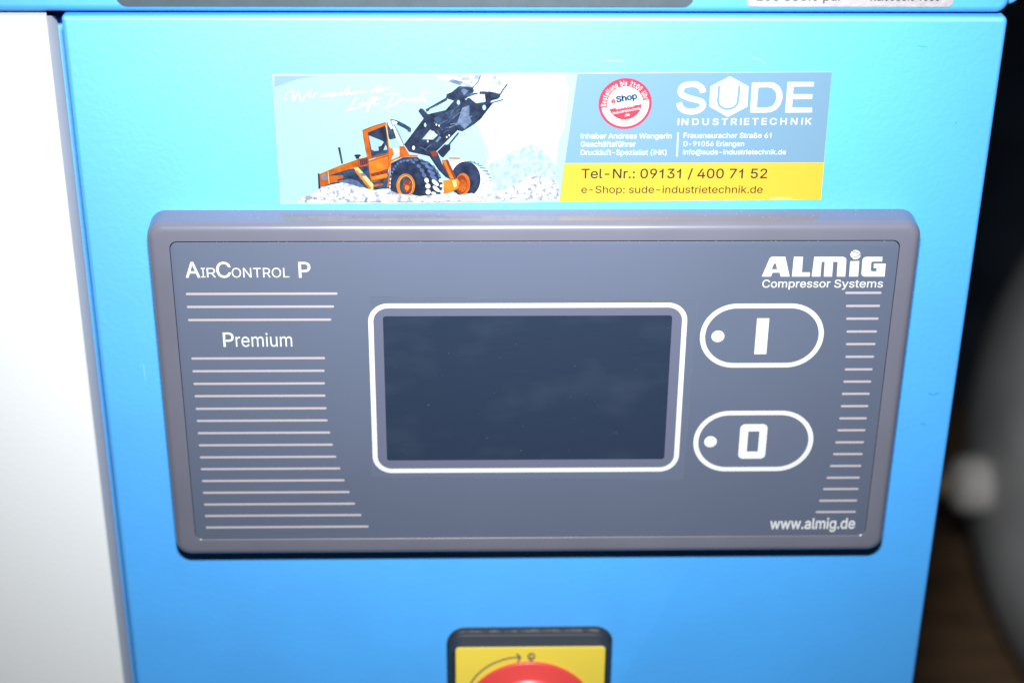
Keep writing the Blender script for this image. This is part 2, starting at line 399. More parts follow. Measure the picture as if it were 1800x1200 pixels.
pr.line(L4([(1190, 163), (1215, 172), (1238, 180), (1251, 192)]), .25, FOIL); pr.line(L4([(1181, 210), (1215, 206), (1247, 190)]), .25, FOIL)
pr.build('maker_logo', fp)
# screen window: cut film, white frame, blank display
fq = [at(*p, F) for p in ((652, 521.5), (1226, 529), (1200.5, 843.5), (653.5, 837.5))]
fq = [fq[3], fq[2], fq[1], fq[0]]
sw = tag(sheet('screen_window', fq, F-.07, FOIL, cu, .1), 'clear film rectangle with white rounded frame round a blank dark display')
def grow(q, d):
    c = (sum(p[0] for p in q)/4, sum(p[1] for p in q)/4); return [(p[0]+math.copysign(d, p[0]-c[0]), p[1]+math.copysign(d, p[1]-c[1])) for p in q]
outline('film_edge', grow(fq, .11), grow(fq, -.06), F-.085, GLUE, sw, .07)
ox0, ox1, oz0, oz1 = -55.0, 66.4, -52.2, 22.4
outline('display_frame', rr(ox0, ox1, oz0, oz1, 7.6, 12), rr(ox0+1.95, ox1-1.95, oz0+1.95, oz1-1.95, 5.6, 12), F-.12, PWHITE, sw)
sheet('display_margin', rr(ox0+1.95, ox1-1.95, oz0+1.95, oz1-1.95, 5.6, 12), F-.10, FOIL2, sw, .03)
sheet('display_glass', rr(-49.4, 60.6, -46.4, 17.1, 1.1, 5), F-.14, LCD, sw)
bm = bmesh.new()
for _ in range(90):
    x, z = random.uniform(-48.5, 59.5), random.uniform(-45.5, 16); r = random.choice((.04, .05, .06, .09)) * (1.6 if random.random() < .08 else 1)
    ln = r*random.choice((1, 1, 1, 2, 5)); a = random.uniform(-.4, .4); n = 6
    loft_bm(bm, [([(x+ln*math.cos(t)*math.cos(a)-r*math.sin(t)*math.sin(a), z+r*math.sin(t)*math.cos(a)+ln*math.cos(t)*math.sin(a)) for t in [2*math.pi*i/n for i in range(n)]], y) for y in (F-.13, F-.17)])
tag(link('dust_specks', fin(bm), sw, (DUST,)), kind='stuff')
# buttons
def key_field(x0, x1, z0, z1):
    bm = bmesh.new()
    loft_bm(bm, [(stad(x0, x1, z0, z1), F+.05), (stad(x0, x1, z0, z1), F-.01), (stad(x0+.6, x1-.6, z0+.6, z1-.6), F-.03)])
    return fin(bm)
def button(label, x0, x1, z0, z1, ledc, sym):
    b = tag(link('button', key_field(x0, x1, z0, z1), cu, (FOIL,)), label)
    outline('button_outline', stad(x0, x1, z0, z1), stad(x0+1.95, x1-1.95, z0+1.95, z1-1.95), F-.07, PWHITE, b)
    me = bmesh.new(); lathe_bm(me, [(2.5, .06), (2.5, -.15), (2.25, -.32), (1.3, -.42), (.1, -.45)], (ledc[0], F, ledc[1]), n=24)
    link('indicator_light', fin(me), b, (LENS,), 50)
    if sym == 'I': sheet('button_symbol', rr(93.1, 97.8, .3, 15.7, .15, 2), F-.07, PWHITE, b)
    else: outline('button_symbol', rr(90.0, 100.8, -46.5, -30.7, 2.0, 6), rr(93.3, 97.7, -43.2, -34.0, .2, 6), F-.07, PWHITE, b)
button('upper oval start button marked with a white bar', 71.7, 119.3, -5.5, 21.9, (78.6, 8.0), 'I')
button('lower oval stop button marked with a white zero', 71.8, 119.4, -52.3, -24.7, (78.6, -38.7), '0')
# ------------------------------------------------------------------ the advertising sticker
st = tag(empty('advertising_sticker', (14, 0, 84)), 'long dealer sticker with an orange wheel loader picture above the control unit', 'sticker')
S0 = -.25
S = lambda pts: [at(x, y, 0) for x, y in pts]
PAPER = mat('sticker paper', (.34, .36, .37), .35)
SKYP = mat('printed pale sky', (.20, .32, .34), .35)
FIELD = mat('printed blue field', (.105, .195, .28), .35)
YELP = mat('printed yellow', (.45, .29, .03), .35)
INKB = mat('printed brown ink', (.022, .022, .015), .4)
ORG = mat('printed orange', (.30, .075, .008), .35, mottle=.4, mscale=260, mcol=(.20, .04, .005)); ORG2 = mat('printed light orange', (.36, .125, .012), .35, mottle=.3, mscale=300, mcol=(.28, .075, .008)); ORGD = mat('printed dark orange', (.13, .02, .008), .35)
NAVY = mat('printed navy black', (.005, .009, .022), .35, mottle=.3, mscale=330, mcol=(.014, .024, .055)); NAVY2 = mat('printed steel blue', (.02, .04, .08), .35, mottle=.7, mscale=500, mcol=(.008, .015, .035))
STEEL = mat('printed grey steel', (.09, .12, .19), .35, mottle=.6, mscale=500, mcol=(.05, .08, .14))
TREAD = mat('printed tyre blue', (.055, .09, .19), .35, mottle=.4, mscale=600)
CREAM = mat('printed cream', (.40, .31, .12), .35); PW = mat('printed white', (.42, .44, .45), .35)
GLASSP = mat('printed window', (.17, .27, .31), .35)
REDP = mat('printed red', (.33, .03, .05), .35)
ROCK = mat('printed rubble', (.48, .50, .52), .4, mottle=.25, mscale=620, mcol=(.14, .155, .20), detail=9)
HILL = mat('printed hill', (.25, .30, .31), .4, mottle=.2, mscale=600, mcol=(.155, .24, .26), detail=8)
q = S([(478.5, 131), (493.5, 359), (1443, 351), (1462, 126)])
def ragged(a, b, n, amp):
    return [(a[0]+(b[0]-a[0])*i/n, a[1]+(b[1]-a[1])*i/n + (random.uniform(-amp, amp) if 0 < i < n else 0)) for i in range(n)]
edge = ragged(q[0], q[1], 8, 0) + ragged(q[1], q[2], 60, .12) + ragged(q[2], q[3], 8, 0) + ragged(q[3], q[0], 60, .10)
bm = bmesh.new(); loft_bm(bm, [(edge, -.02), (edge, S0)]); link('backing_sheet', fin(bm), st, (PAPER,))
pr = Print(S0-.02)
pr.poly(S([(479.4, 131.8), (494.3, 357.8), (984, 353.9), (1014, 129.3)]), SKYP)
ph = pr                                                        # the photo print keeps growing
A1 = lambda pts: S([(470+x/4.8, 120+y/4.8) for x, y in pts])   # detail charts of the picture
A2 = lambda pts: S([(700+x/4.8, 120+y/4.8) for x, y in pts])
A6 = lambda pts: S([(600+x/8, 200+y/8) for x, y in pts])
A7 = lambda pts: S([(740+x/8.57, 120+y/8.57) for x, y in pts])
# bright cloud to the right, hazy corner on the left
ph.poly(A1([(60, 65), (420, 65), (250, 95), (60, 160)]), mat('printed grey haze', (.15, .24, .32), .35))
ph.poly(A2([(560, 50), (1420, 50), (1300, 1110), (700, 1110), (760, 700), (640, 420)]), mat('printed pale cloud', (.28, .38, .40), .35))
ph.poly(A2([(960, 50), (1380, 50), (1440, 160), (1400, 500), (1300, 700), (1120, 640), (930, 300)]), PW)
ph.poly(A2([(1440, 130), (1500, 60), (1480, 260)]), SKYP)
ph.poly(A2([(700, 860), (800, 790), (960, 700), (1130, 640), (1230, 700), (1330, 820), (1330, 980), (1100, 980), (700, 1060)]), HILL)
# rubble
ph.poly(A1([(230, 1130), (300, 1085), (400, 1050), (470, 1000), (570, 960), (680, 970), (800, 1010), (900, 1030), (980, 1010), (1090, 1045), (1200, 1075), (1300, 1085), (1500, 1060), (1500, 1132)]), ROCK)
ph.poly(A2([(-20, 1050), (160, 1070), (380, 1055), (560, 1060), (680, 1080), (780, 1060), (900, 1020), (1010, 960), (1110, 900), (1200, 910), (1350, 960), (1362, 1112), (-20, 1118)]), ROCK)
ph.inc = .5
# cab and bonnet of the loader
ph.poly(A1([(425, 885), (440, 885), (450, 1010), (432, 1018)]), NAVY)
ph.poly(A1([(440, 888), (760, 765), (850, 745), (870, 860), (1020, 850), (1035, 1010), (890, 1025), (640, 960), (450, 1000)]), NAVY2)
ph.poly(A1([(440, 888), (600, 820), (760, 765), (775, 830), (600, 880), (525, 905), (640, 900), (640, 950), (560, 960), (450, 1000)]), ORG)
ph.line(A1([(525, 905), (600, 880), (700, 850)]), .25, NAVY)
ph.poly(A1([(447, 905), (500, 890), (505, 930), (470, 940)]), STEEL)
ph.line(A1([(512, 870), (522, 970)]), .25, CREAM)
ph.poly(A1([(755, 765), (845, 745), (850, 815), (780, 835)]), ORG)
for i in range(8): ph.line(A1([(785+i*8, 772-i*2), (789+i*8, 820-i*2)]), .42, ORGD if i % 2 else NAVY)
ph.poly(A1([(600, 955), (680, 930), (760, 945), (820, 1000), (800, 1010), (690, 970)]), TREAD)
ph.line(A1([(590, 945), (700, 915), (800, 950)]), .6, NAVY)
ph.poly(A1([(595, 665), (615, 665), (640, 800), (625, 805)]), NAVY2)
ph.poly(A1([(730, 735), (745, 725), (785, 725), (790, 738), (775, 745), (775, 760), (745, 762), (745, 745)]), NAVY)
# cabin frame
ph.poly(A6([(300, 225), (450, 165), (620, 115), (640, 140), (660, 300), (690, 480), (720, 560), (380, 640), (340, 480)]), ORG)
ph.poly(A6([(375, 262), (600, 170), (625, 150), (665, 545), (430, 605)]), NAVY2)
ph.poly(A6([(385, 300), (580, 375), (640, 460), (645, 500), (470, 520), (425, 500)]), GLASSP)
ph.poly(A6([(375, 262), (600, 170), (625, 155), (640, 400), (580, 378), (385, 300)]), NAVY)
ph.poly(A6([(520, 460), (560, 450), (600, 395), (620, 440), (590, 510), (530, 520)]), NAVY)
ph.poly(A6([(640, 110), (690, 80), (780, 100), (800, 130), (880, 300), (930, 400), (880, 440), (860, 450), (720, 480), (680, 470)]), GLASSP)
ph.poly(A6([(640, 110), (700, 90), (770, 340), (690, 360), (665, 340)]), NAVY2)
ph.line(A6([(625, 150), (660, 330), (680, 470)]), .28, CREAM)
ph.line(A6([(735, 180), (790, 330), (860, 440)]), .7, PW); ph.line(A6([(745, 150), (830, 320), (880, 440)]), .22, NAVY)
ph.poly(A6([(650, 100), (690, 95), (725, 200), (700, 215), (660, 150)]), PW); ph.poly(A6([(705, 95), (770, 90), (785, 130), (730, 145)]), PW)
ph.line(A6([(690, 78), (780, 95), (880, 160), (940, 210)]), .4, NAVY)
ph.line(A6([(790, 120), (880, 165), (960, 215), (950, 250)]), 1.5, NAVY2)
ph.line(A6([(305, 300), (350, 525)]), .14, STEEL)
# door, step and mudguard
ph.poly(A6([(375, 660), (560, 590), (670, 560), (720, 590), (660, 800), (640, 900), (430, 960), (400, 850)]), ORG)
ph.poly(A6([(385, 665), (550, 600), (665, 575), (655, 760), (520, 815), (405, 830)]), ORG2)
ph.poly(A6([(410, 840), (655, 775), (650, 870), (430, 890)]), ORGD); ph.line(A6([(420, 905), (650, 855)]), 1.3, ORG2)
for i in range(4): ph.line(A6([(440+i*60, 850-i*14), (470+i*58, 870-i*16)]), .35, NAVY)
ph.line(A6([(450, 1010), (585, 985)]), .9, ORG)
ph.poly(A6([(440, 960), (640, 900), (640, 980), (660, 1040), (480, 1060)]), NAVY2); ph.line(A6([(450, 1010), (585, 985)]), .8, ORG)
ph.poly(A6([(170, 755), (235, 745), (350, 870), (450, 985), (450, 1070), (400, 1060), (300, 900)]), CREAM); ph.line(A6([(205, 790), (410, 1050)]), .9, ORG2)
ph.poly(A6([(255, 835), (310, 825), (350, 865), (290, 880)]), STEEL)
ph.poly(A6([(665, 485), (720, 480), (740, 570), (690, 600), (670, 560)]), ORG); ph.poly(A6([(735, 480), (815, 478), (815, 540), (760, 560), (740, 540)]), PW)
ph.poly(A6([(815, 455), (885, 450), (960, 570), (1080, 575), (1070, 600), (870, 600), (760, 640), (700, 680), (670, 1020), (645, 1030), (690, 650), (820, 590)]), ORG)
ph.poly(A6([(700, 690), (870, 605), (1080, 605), (1100, 640), (900, 660), (760, 720), (690, 900)]), NAVY)
# arms of the loader
ph.poly(A2([(50, 640), (215, 420), (170, 360), (185, 335), (210, 340), (250, 385), (400, 350), (470, 270), (400, 250), (410, 215), (450, 200), (510, 150), (640, 190), (620, 215), (560, 260), (650, 290), (640, 330), (600, 300), (740, 280), (800, 290), (700, 420), (640, 470), (540, 530), (500, 520), (330, 690), (270, 740), (90, 700)]), NAVY)
ph.poly(A2([(600, 350), (740, 275), (770, 290), (690, 430), (640, 470), (560, 520), (520, 500), (560, 430)]), NAVY)
ph.poly(A2([(540, 330), (600, 310), (600, 400), (620, 450), (560, 510), (500, 450)]), STEEL)
ph.poly(A2([(300, 420), (480, 330), (540, 260), (520, 350), (430, 460), (330, 480)]), NAVY2)
ph.line(A2([(235, 355), (330, 300), (410, 255)]), 1.0, NAVY2)
ph.poly(A2([(262, 345), (390, 285), (455, 270), (420, 310), (330, 350), (275, 375)]), SKYP)
ph.poly(A2([(190, 610), (270, 515), (335, 560), (270, 620), (210, 640)]), SKYP); ph.line(A2([(225, 620), (300, 530)]), .75, PW)
ph.poly(A2([(150, 640), (185, 595), (320, 600), (300, 660), (180, 690)]), NAVY); ph.poly(A2([(315, 615), (345, 570), (365, 580), (330, 620)]), STEEL)
for (cx_, cy_, rx, ry) in ((228, 475, 10, 18), (508, 285, 13, 20), (725, 328, 15, 22), (130, 668, 12, 18)):
    ph.poly(A2([(cx_+rx*math.cos(t*.5236), cy_+ry*math.sin(t*.5236)) for t in range(12)]), SKYP if cx_ != 130 else PW)
ph.line(A2([(430, 500), (560, 440), (620, 400)]), .3, STEEL); ph.line(A2([(440, 470), (520, 455)]), .3, STEEL); ph.line(A2([(550, 230), (640, 210), (670, 208)]), .5, STEEL)
ph.poly(A2([(360, 740), (330, 700), (390, 640), (440, 640), (440, 680), (380, 750)]), NAVY); ph.line(A2([(420, 650), (510, 540)]), .6, NAVY2)
ph.poly(A2([(575, 255), (600, 245), (655, 290), (650, 325), (610, 320)]), NAVY)
# bucket lumps
LUMP = mat('printed pale steel', (.15, .19, .26), .35, mottle=.7, mscale=650, mcol=(.42, .46, .50), detail=6)
ph.poly(A7([(230, 92), (530, 92), (480, 150), (400, 185), (270, 165)]), PW)
ph.poly(A7([(400, 190), (480, 150), (520, 95), (912, 92), (880, 185), (800, 280), (680, 270), (560, 240)]), LUMP)
ph.poly(A7([(405, 188), (500, 165), (640, 200), (600, 245), (560, 240)]), STEEL)
ph.line(A7([(905, 100), (862, 200), (780, 290)]), .42, NAVY2)
ph.poly(A7([(570, 262), (680, 272), (795, 285), (795, 330), (740, 395), (640, 420), (560, 380)]), NAVY2)
ph.poly(A7([(600, 330), (640, 300), (720, 330), (650, 400)]), STEEL)
ph.poly(A7([(912, 95), (1090, 95), (960, 350), (880, 365), (800, 330), (790, 290), (870, 200)]), PW)
ph.poly(A7([(1100, 95), (1330, 95), (1315, 230), (1250, 290), (1190, 395), (960, 350), (1030, 230)]), LUMP)
ph.poly(A7([(1180, 95), (1335, 95), (1320, 220), (1240, 250), (1190, 180)]), mat('printed faded steel', (.27, .33, .37), .35, mottle=.4, mscale=700, mcol=(.4, .44, .46)))
ph.line(A7([(1300, 235), (1240, 310), (1185, 400)]), .5, NAVY2)
ph.line(A7([(880, 362), (960, 362), (1080, 372), (1190, 400)]), 1.0, NAVY)
ph.poly(A7([(955, 365), (1190, 398), (1195, 420), (1160, 455), (1060, 480), (1030, 530), (975, 500), (965, 430)]), NAVY)
ph.line(A7([(1060, 515), (1150, 490), (1240, 465)]), .4, NAVY2); ph.line(A7([(720, 415), (790, 385), (855, 370)]), .45, NAVY2)
# wheels
def ell(C, cx_, cy_, rx, ry, m, a0=0, a1=360, n=28, rot=0, ymax=1e9):
    cr, sr = math.cos(math.radians(rot)), math.sin(math.radians(rot)); P = []
    for i in range(n):
        t = math.radians(a0+(a1-a0)*i/(n if a1-a0 == 360 else n-1)); u, v = rx*math.cos(t), ry*math.sin(t); P.append((cx_+u*cr-v*sr, cy_+u*sr+v*cr))
    ph.poly(C(P), m)
ph.poly(A6([(670, 1040), (680, 880), (740, 750), (840, 650), (960, 620), (1100, 625), (1240, 680), (1340, 780), (1400, 880), (1428, 1000), (1400, 1120), (1100, 1150), (900, 1110)]), NAVY)
for x_, y_, w_, h_, a_ in ((1010,672,30,18,25),(1090,730,34,22,35),(1135,790,38,26,45),(1165,855,38,28,55),(1200,930,38,30,65),(1218,1010,36,36,80),(1222,1092,36,36,90),
                        (1050,640,36,16,15),(1170,690,62,18,15),(1235,748,66,22,25),(1265,815,62,24,30),(1295,885,62,26,35),(1322,962,62,28,42),(1335,1048,62,26,40),(1300,1112,36,22,20),
                        (1130,640,30,12,15),(1215,672,36,12,25),(1300,735,30,14,45),(1348,800,30,16,50),(1378,862,30,18,60),(1395,930,26,24,70),(1412,1005,20,28,85),(1412,1085,20,28,90),
                        (838,668,22,16,-30),(882,652,24,15,-15),(932,650,24,17,-5),(980,640,26,15,0),(792,695,16,18,-40),(762,728,15,18,-40),(738,768,14,19,-30),(718,812,13,20,-20),(704,860,12,20,-15),(694,912,12,20,-10),(688,965,11,20,0),(684,1015,10,20,0)):
    ell(A6, x_, y_, w_, h_, TREAD if y_ < 905 else PW, n=10, rot=a_)
ph.poly(A6([(690+235*math.cos(math.radians(a))+235, min(1125, 990+300*math.sin(math.radians(a)))) for a in range(0, 360, 12)]), NAVY)
ph.poly(A6([(905+130*math.cos(a*.2244), min(1130, 1000+165*math.sin(a*.2244))) for a in range(28)]), ORG2); ph.poly(A6([(915+95*math.cos(a*.2244), min(1122, 1005+135*math.sin(a*.2244))) for a in range(28)]), NAVY2); ell(A6, 935, 1010, 70, 85, ORGD); ell(A6, 925, 1030, 34, 38, ORG2)
ph.poly(A2([(430, 800), (480, 775), (560, 770), (660, 810), (740, 880), (790, 960), (800, 1050), (680, 1080), (560, 1060), (440, 900)]), PW)
ell(A2, 570, 930, 125, 150, NAVY); ell(A2, 520, 960, 90, 90, NAVY)
for i in range(14):
    t = math.radians(-85+i*11); ph.line(A2([(570+135*math.cos(t), 930+150*math.sin(t)), (590+175*math.cos(t+.08), 925+150*math.sin(t+.08)), (580+205*math.cos(t), 935+145*math.sin(t))]), .25, STEEL)
ell(A2, 545, 970, 62, 92, ORG); ell(A2, 535, 975, 48, 78, ORGD); ell(A2, 540, 985, 38, 52, ORG)
ph.poly(A2([(370, 770), (420, 765), (490, 920), (440, 930), (380, 830)]), ORGD); ph.poly(A2([(375, 775), (400, 775), (470, 925), (440, 925)]), ORG2)
ph.poly(A2([(380, 940), (500, 925), (520, 960), (500, 1010), (440, 1040), (385, 1050)]), ORG2); ph.poly(A2([(455, 940), (490, 940), (495, 990), (470, 1000)]), CREAM)
ph.poly(A2([(260, 730), (330, 700), (370, 800), (440, 930), (400, 910), (340, 850)]), NAVY); ph.line(A2([(430, 750), (520, 752)]), .5, ORG2)
ph.poly(A2([(270, 700), (320, 690), (330, 730), (290, 740)]), ORGD)
for L_ in ([(300, 225), (450, 165), (620, 115)], [(375, 262), (430, 605), (665, 550)], [(375, 660), (400, 850), (410, 940), (640, 895)], [(385, 665), (665, 575)], [(665, 575), (655, 790)], [(300, 225), (340, 480), (375, 650)]):
    ph.line(A6(L_), .14, ORGD)
ph.line(A6([(250, 640), (370, 600)]), .12, ORGD); ph.line(A6([(240, 640), (250, 750), (370, 720)]), .14, ORGD); ph.line(A1([(440, 888), (600, 820), (755, 765)]), .14, CREAM)
for k_ in (0, 1, 2):
    ph.line(A6([(905+(118-k_*16)*math.cos(t*.2618), 1000+(152-k_*16)*math.sin(t*.2618)) for t in range(-11, 6)]), .12, ORGD if k_ != 1 else CREAM)
for t in range(7): ph.line(A6([(935+30*math.cos(t*.9), 1012+36*math.sin(t*.9)), (935+66*math.cos(t*.9), 1012+82*math.sin(t*.9))]), .16, NAVY if t % 2 else ORG2)
ell(A6, 925, 1030, 28, 32, ORG2)
for t in range(6): ph.line(A2([(540+14*math.cos(t*1.05), 985+20*math.sin(t*1.05)), (540+36*math.cos(t*1.05), 985+50*math.sin(t*1.05))]), .14, ORGD)
for (xa, ya, xb, yb_) in ((300, 450, 380, 520), (350, 470, 420, 430), (400, 500, 520, 470), (330, 520, 350, 560), (380, 540, 430, 520), (180, 660, 240, 690), (230, 680, 280, 640), (440, 380, 520, 300), (460, 420, 560, 340)):
    ph.line(A2([(xa, ya), ((xa+xb)/2, (ya+yb_)/2-6), (xb, yb_)]), .16, STEEL)
for (xa, ya) in ((322, 470), (345, 478), (410, 575), (250, 610), (430, 560)): ell(A2, xa, ya, 6, 9, PW, n=8)
# rubble standing in front of the wheels
ph.poly(A1([(700, 1000), (820, 1000), (900, 1032), (1010, 1015), (1100, 1048), (1200, 1072), (1290, 1088), (1380, 1062), (1490, 1075), (1490, 1120), (700, 1120)]), ROCK)
ph.poly(A2([(60, 1062), (190, 1078), (330, 1055), (420, 1075), (560, 1055), (620, 1045), (700, 1080), (700, 1112), (60, 1112)]), ROCK)
DET = mat('printed rubble shadow', (.20, .23, .32), .4)
for i in range(150):
    x, y = random.choice(((random.uniform(300, 1250), random.uniform(1075, 1112)), (random.uniform(740, 1330)+1104, random.uniform(960, 1110))))
    if x > 1900 and y < 1120 - (x-1800)*.27: y = 1100-random.uniform(0, 25)
    L = random.uniform(5, 22); a = random.uniform(-.9, .5)
    ph.line(A1([(x, y), (x+L*.5, y+L*.4*a+random.uniform(-3, 3)), (x+L, y+L*a)]), random.uniform(.08, .25), DET, False)
ph.poly(A1([(815, 1120), (830, 1090), (850, 1080), (840, 1120)]), STEEL)
# handwriting, lying on the plain sky
KTOP = ph.k; ph.k = 8
def hand(pts, w=.75): ph.line(S([(480+x/6, 130+y/6) for x, y in pts]), w, PW)
def smooth(pts, k=5):
    out = []
    for i in range(len(pts)-1):
        p0, p1, p2, p3 = (Vector(pts[max(i-1, 0)]), Vector(pts[i]), Vector(pts[i+1]), Vector(pts[min(i+2, len(pts)-1)]))
        for j in range(k):
            t = j/k; v = .5*((2*p1)+(p2-p0)*t+(2*p0-5*p1+4*p2-p3)*t*t+(3*p1-p0-3*p2+p3)*t**3); out.append((v.x, v.y))
    return out + [pts[-1]]
for s_ in ([(100, 268), (142, 268)], [(112, 255), (135, 258)],
           [(130, 218), (185, 180), (215, 172), (212, 285), (270, 190), (292, 290), (350, 220), (410, 160)],
           [(375, 240), (390, 212), (398, 245), (425, 240), (440, 205), (468, 208)],
           [(510, 240), (530, 210), (540, 238), (565, 208), (572, 236), (600, 205), (608, 232), (640, 222), (655, 200), (632, 205), (645, 228), (690, 215), (708, 195), (690, 210), (712, 220), (760, 190), (798, 130), (775, 218), (812, 192), (822, 212), (850, 200), (872, 180), (850, 195), (875, 205), (915, 178), (925, 200), (950, 170), (965, 192), (985, 185)],
           [(1075, 160), (1030, 180), (1060, 185), (1125, 100), (1090, 185), (1130, 170), (1150, 150), (1125, 168), (1155, 178), (1190, 140), (1200, 160), (1245, 125)],
           [(880, 245), (800, 370), (775, 385), (930, 345)],
           [(925, 305), (925, 340), (960, 300), (960, 335), (1000, 290), (1050, 240), (990, 405), (1010, 320), (1050, 300), (1090, 240), (1070, 325), (1110, 315)],
           [(1020, 270), (1150, 262)],
           [(1265, 230), (1205, 350), (1150, 358)], [(1190, 215), (1290, 205), (1345, 240), (1310, 300), (1210, 350)],
           [(1340, 290), (1365, 255), (1385, 262), (1410, 285), (1440, 255), (1440, 285), (1480, 250), (1475, 280), (1520, 255), (1500, 280), (1540, 275), (1590, 190), (1560, 285), (1600, 250), (1575, 265), (1625, 290)],
           [(1625, 195), (1635, 205)], [(1650, 190), (1660, 202)]):
    hand(smooth(s_), .5)
ph.k = KTOP
ph.build('photo_print', st)
# blue and yellow fields
pr = Print(S0-.02); pr.poly(S([(1014.5, 129.2), (993, 286.5), (1448, 285), (1462, 126.6)]), FIELD); pr.build('blue_field', st)
pr = Print(S0-.02); pr.poly(S([(992.5, 286.8), (983.5, 354.4), (1442.8, 350.6), (1448.4, 285.3)]), YELP)
pr.poly(S([(1352, 349), (1365, 345), (1395, 347), (1388, 350.2), (1354, 350.4)]), mat('worn yellow', (.62, .35, .10), .5)); pr.build('yellow_field', st)
Y1 = S0-.03
C3 = lambda x, y: (980+x/3.6, 120+y/3.6)
def T3(name, rows, m):
    px_text(name, [(s, 980+x0/3.6, 980+x1/3.6, (120+yb/3.6, 120+yb/3.6-.15), 120+yt/3.6, bd) + tuple(ex) for s, x0, x1, yb, yt, bd, *ex in rows], Y1, m, st, .02)
T3('lettering', [('Inhaber Andreas Wangerin', 147, 722, 445, 413, .009), ('Geschäftsführer', 147, 494, 497, 464, .009), ('Druckluft-Spezialist (IHK)', 147, 690, 549, 517, .009)], PW)
T3('lettering', [('Frauenauracher Straße 61', 797, 1352, 442, 410, .009), ('D-91056 Erlangen', 797, 1180, 494, 463, .009), ('info@sude-industrietechnik.de', 793, 1445, 546, 515, .009)], PW)
T3('lettering', [('Tel-Nr.: 09131 / 400 71 52', 150, 1325, 696, 637, .009)], INKB)
T3('lettering', [('e-Shop: sude-industrietechnik.de', 150, 1297, 790, 745, .005)], INKB)
pr = Print(Y1-.02, 0); a = [C3(758, 405), C3(767, 405), C3(760, 557), C3(751, 557)]; pr.poly(S(a), PW); pr.build('dividing_line', st)
# dealer logo: bold letters with a nut
C4 = lambda pts: S([(1180+x/6, 120+y/6) for x, y in pts])
pr = Print(Y1-.02, .01)
def band(pts, wx, wy=None, m=PW):
    pr.line(C4(smooth(pts, 6)), wx, m, False)
pr.line(C4(smooth([(335, 255), (320, 210), (265, 172), (200, 168), (130, 185), (98, 230), (110, 275), (160, 303), (235, 325), (305, 345), (335, 385), (305, 430), (230, 455), (150, 448), (100, 415), (80, 362)], 6)), 2.15, PW)
pr.poly(C4([(618, 84), (812, 190), (803, 402), (596, 512), (400, 402), (412, 190)]), PW)
pr.line(C4(smooth([(502, 185), (497, 290), (492, 345), (510, 395), (560, 425), (605, 425), (655, 412), (695, 370), (703, 320), (712, 250), (716, 185)], 6)), .85, FIELD)
pr.poly(C4([(850, 150), (1010, 146), (1080, 150), (1140, 190), (1168, 250), (1172, 310), (1150, 380), (1110, 430), (1050, 460), (990, 466), (830, 466)]), PW)
pr.poly(C4([(916, 200), (1010, 198), (1060, 205), (1100, 245), (1110, 300), (1095, 360), (1060, 400), (1010, 412), (900, 414)]), FIELD)
pr.poly(C4([(1225, 143), (1503, 143), (1500, 190), (1288, 192), (1282, 272), (1486, 272), (1484, 322), (1278, 324), (1272, 412), (1484, 412), (1482, 464), (1198, 466)]), PW)
pr.build('dealer_logo', st)
px_text('lettering', [('INDUSTRIETECHNIK', 1180+66/6, 1180+1480/6, (120+600/6, 120+594/6), 120+530/6, .014, 0, 1.32)], Y1, PW, st, .02)
# round badge
bc = S([(1098.8, 182.2)])[0]; BR = 9.75
pr = Print(Y1-.01, .012)
circ = lambda r, n=56, a0=0, a1=360: [(bc[0]+r*math.cos(math.radians(a0+(a1-a0)*i/(n if a1-a0 == 360 else n-1))), bc[1]+r*math.sin(math.radians(a0+(a1-a0)*i/(n if a1-a0 == 360 else n-1)))) for i in range(n)]
pr.poly(circ(BR), mat('printed badge rim', (.28, .03, .12), .35)); pr.poly(circ(BR-.22), REDP)
TI = 11.0
pr.poly(circ(8.75, 30, 180+TI, 360+TI), PW)
pr.poly(circ(6.6), PW)
pr.poly([(p[0], p[1]-.0) for p in circ(6.1, 30, 180+TI+8, 360+TI-12)], REDP)
bd = pr.build('round_badge', st)
yb = Y1-.01-.012*6
parts = []
s_ = 'Bestellung bis 21:00 Uhr'; ws = []
for ch in s_:
    if ch == ' ': ws.append(.32); continue
    e_ = extents(glyphs(ch, .01)[0]); ws.append(e_[1]-e_[0]+.12)
tot = sum(ws); a0, a1 = 188, 13; acc = 0
for ch, wd in zip(s_, ws):
    a = math.radians(a0+(a1-a0)*((acc+wd/2)/tot)); acc += wd
    if ch == ' ': continue
    sc = math.radians(a0-a1)*7.05/tot; wch = (wd-.12)*sc; th = math.degrees(a)-90
    tx, tz = math.cos(a-math.pi/2), math.sin(a-math.pi/2)
    parts.append((ch, bc[0]+7.0*math.cos(a)-tx*wch/2, bc[0]+7.0*math.cos(a)-tx*wch/2+wch, bc[1]+7.0*math.sin(a)-tz*wch/2, 1.8, yb, .01, 0, th, 1))
tl = math.radians(TI)
def bt(s, cx_, cz_, wd, h, bold):
    u = (math.cos(tl), math.sin(tl)); p = (bc[0]+cx_*u[0]-cz_*u[1], bc[1]+cx_*u[1]+cz_*u[0])
    return (s, p[0], p[0]+wd, p[1], h, yb, bold, 0, TI, 1)
parts += [bt('www.sude-', -3.6, -1.6, 7.2, .95, .006), bt('industrietechnik', -5.0, -3.15, 10.2, .95, .006), bt('.de', -1.0, -4.75, 2, .95, .015)]
link('lettering', text_mesh(parts), bd, (PW,))
link('lettering', text_mesh([bt('e', -4.9, 1.0, 1.6, 2.0, .035)]), bd, (REDP,))
link('lettering', text_mesh([bt('Shop', -3.1, 1.15, 7.9, 2.2, .045)]), bd, (mat('printed dark blue', (.01, .05, .12), .4),))
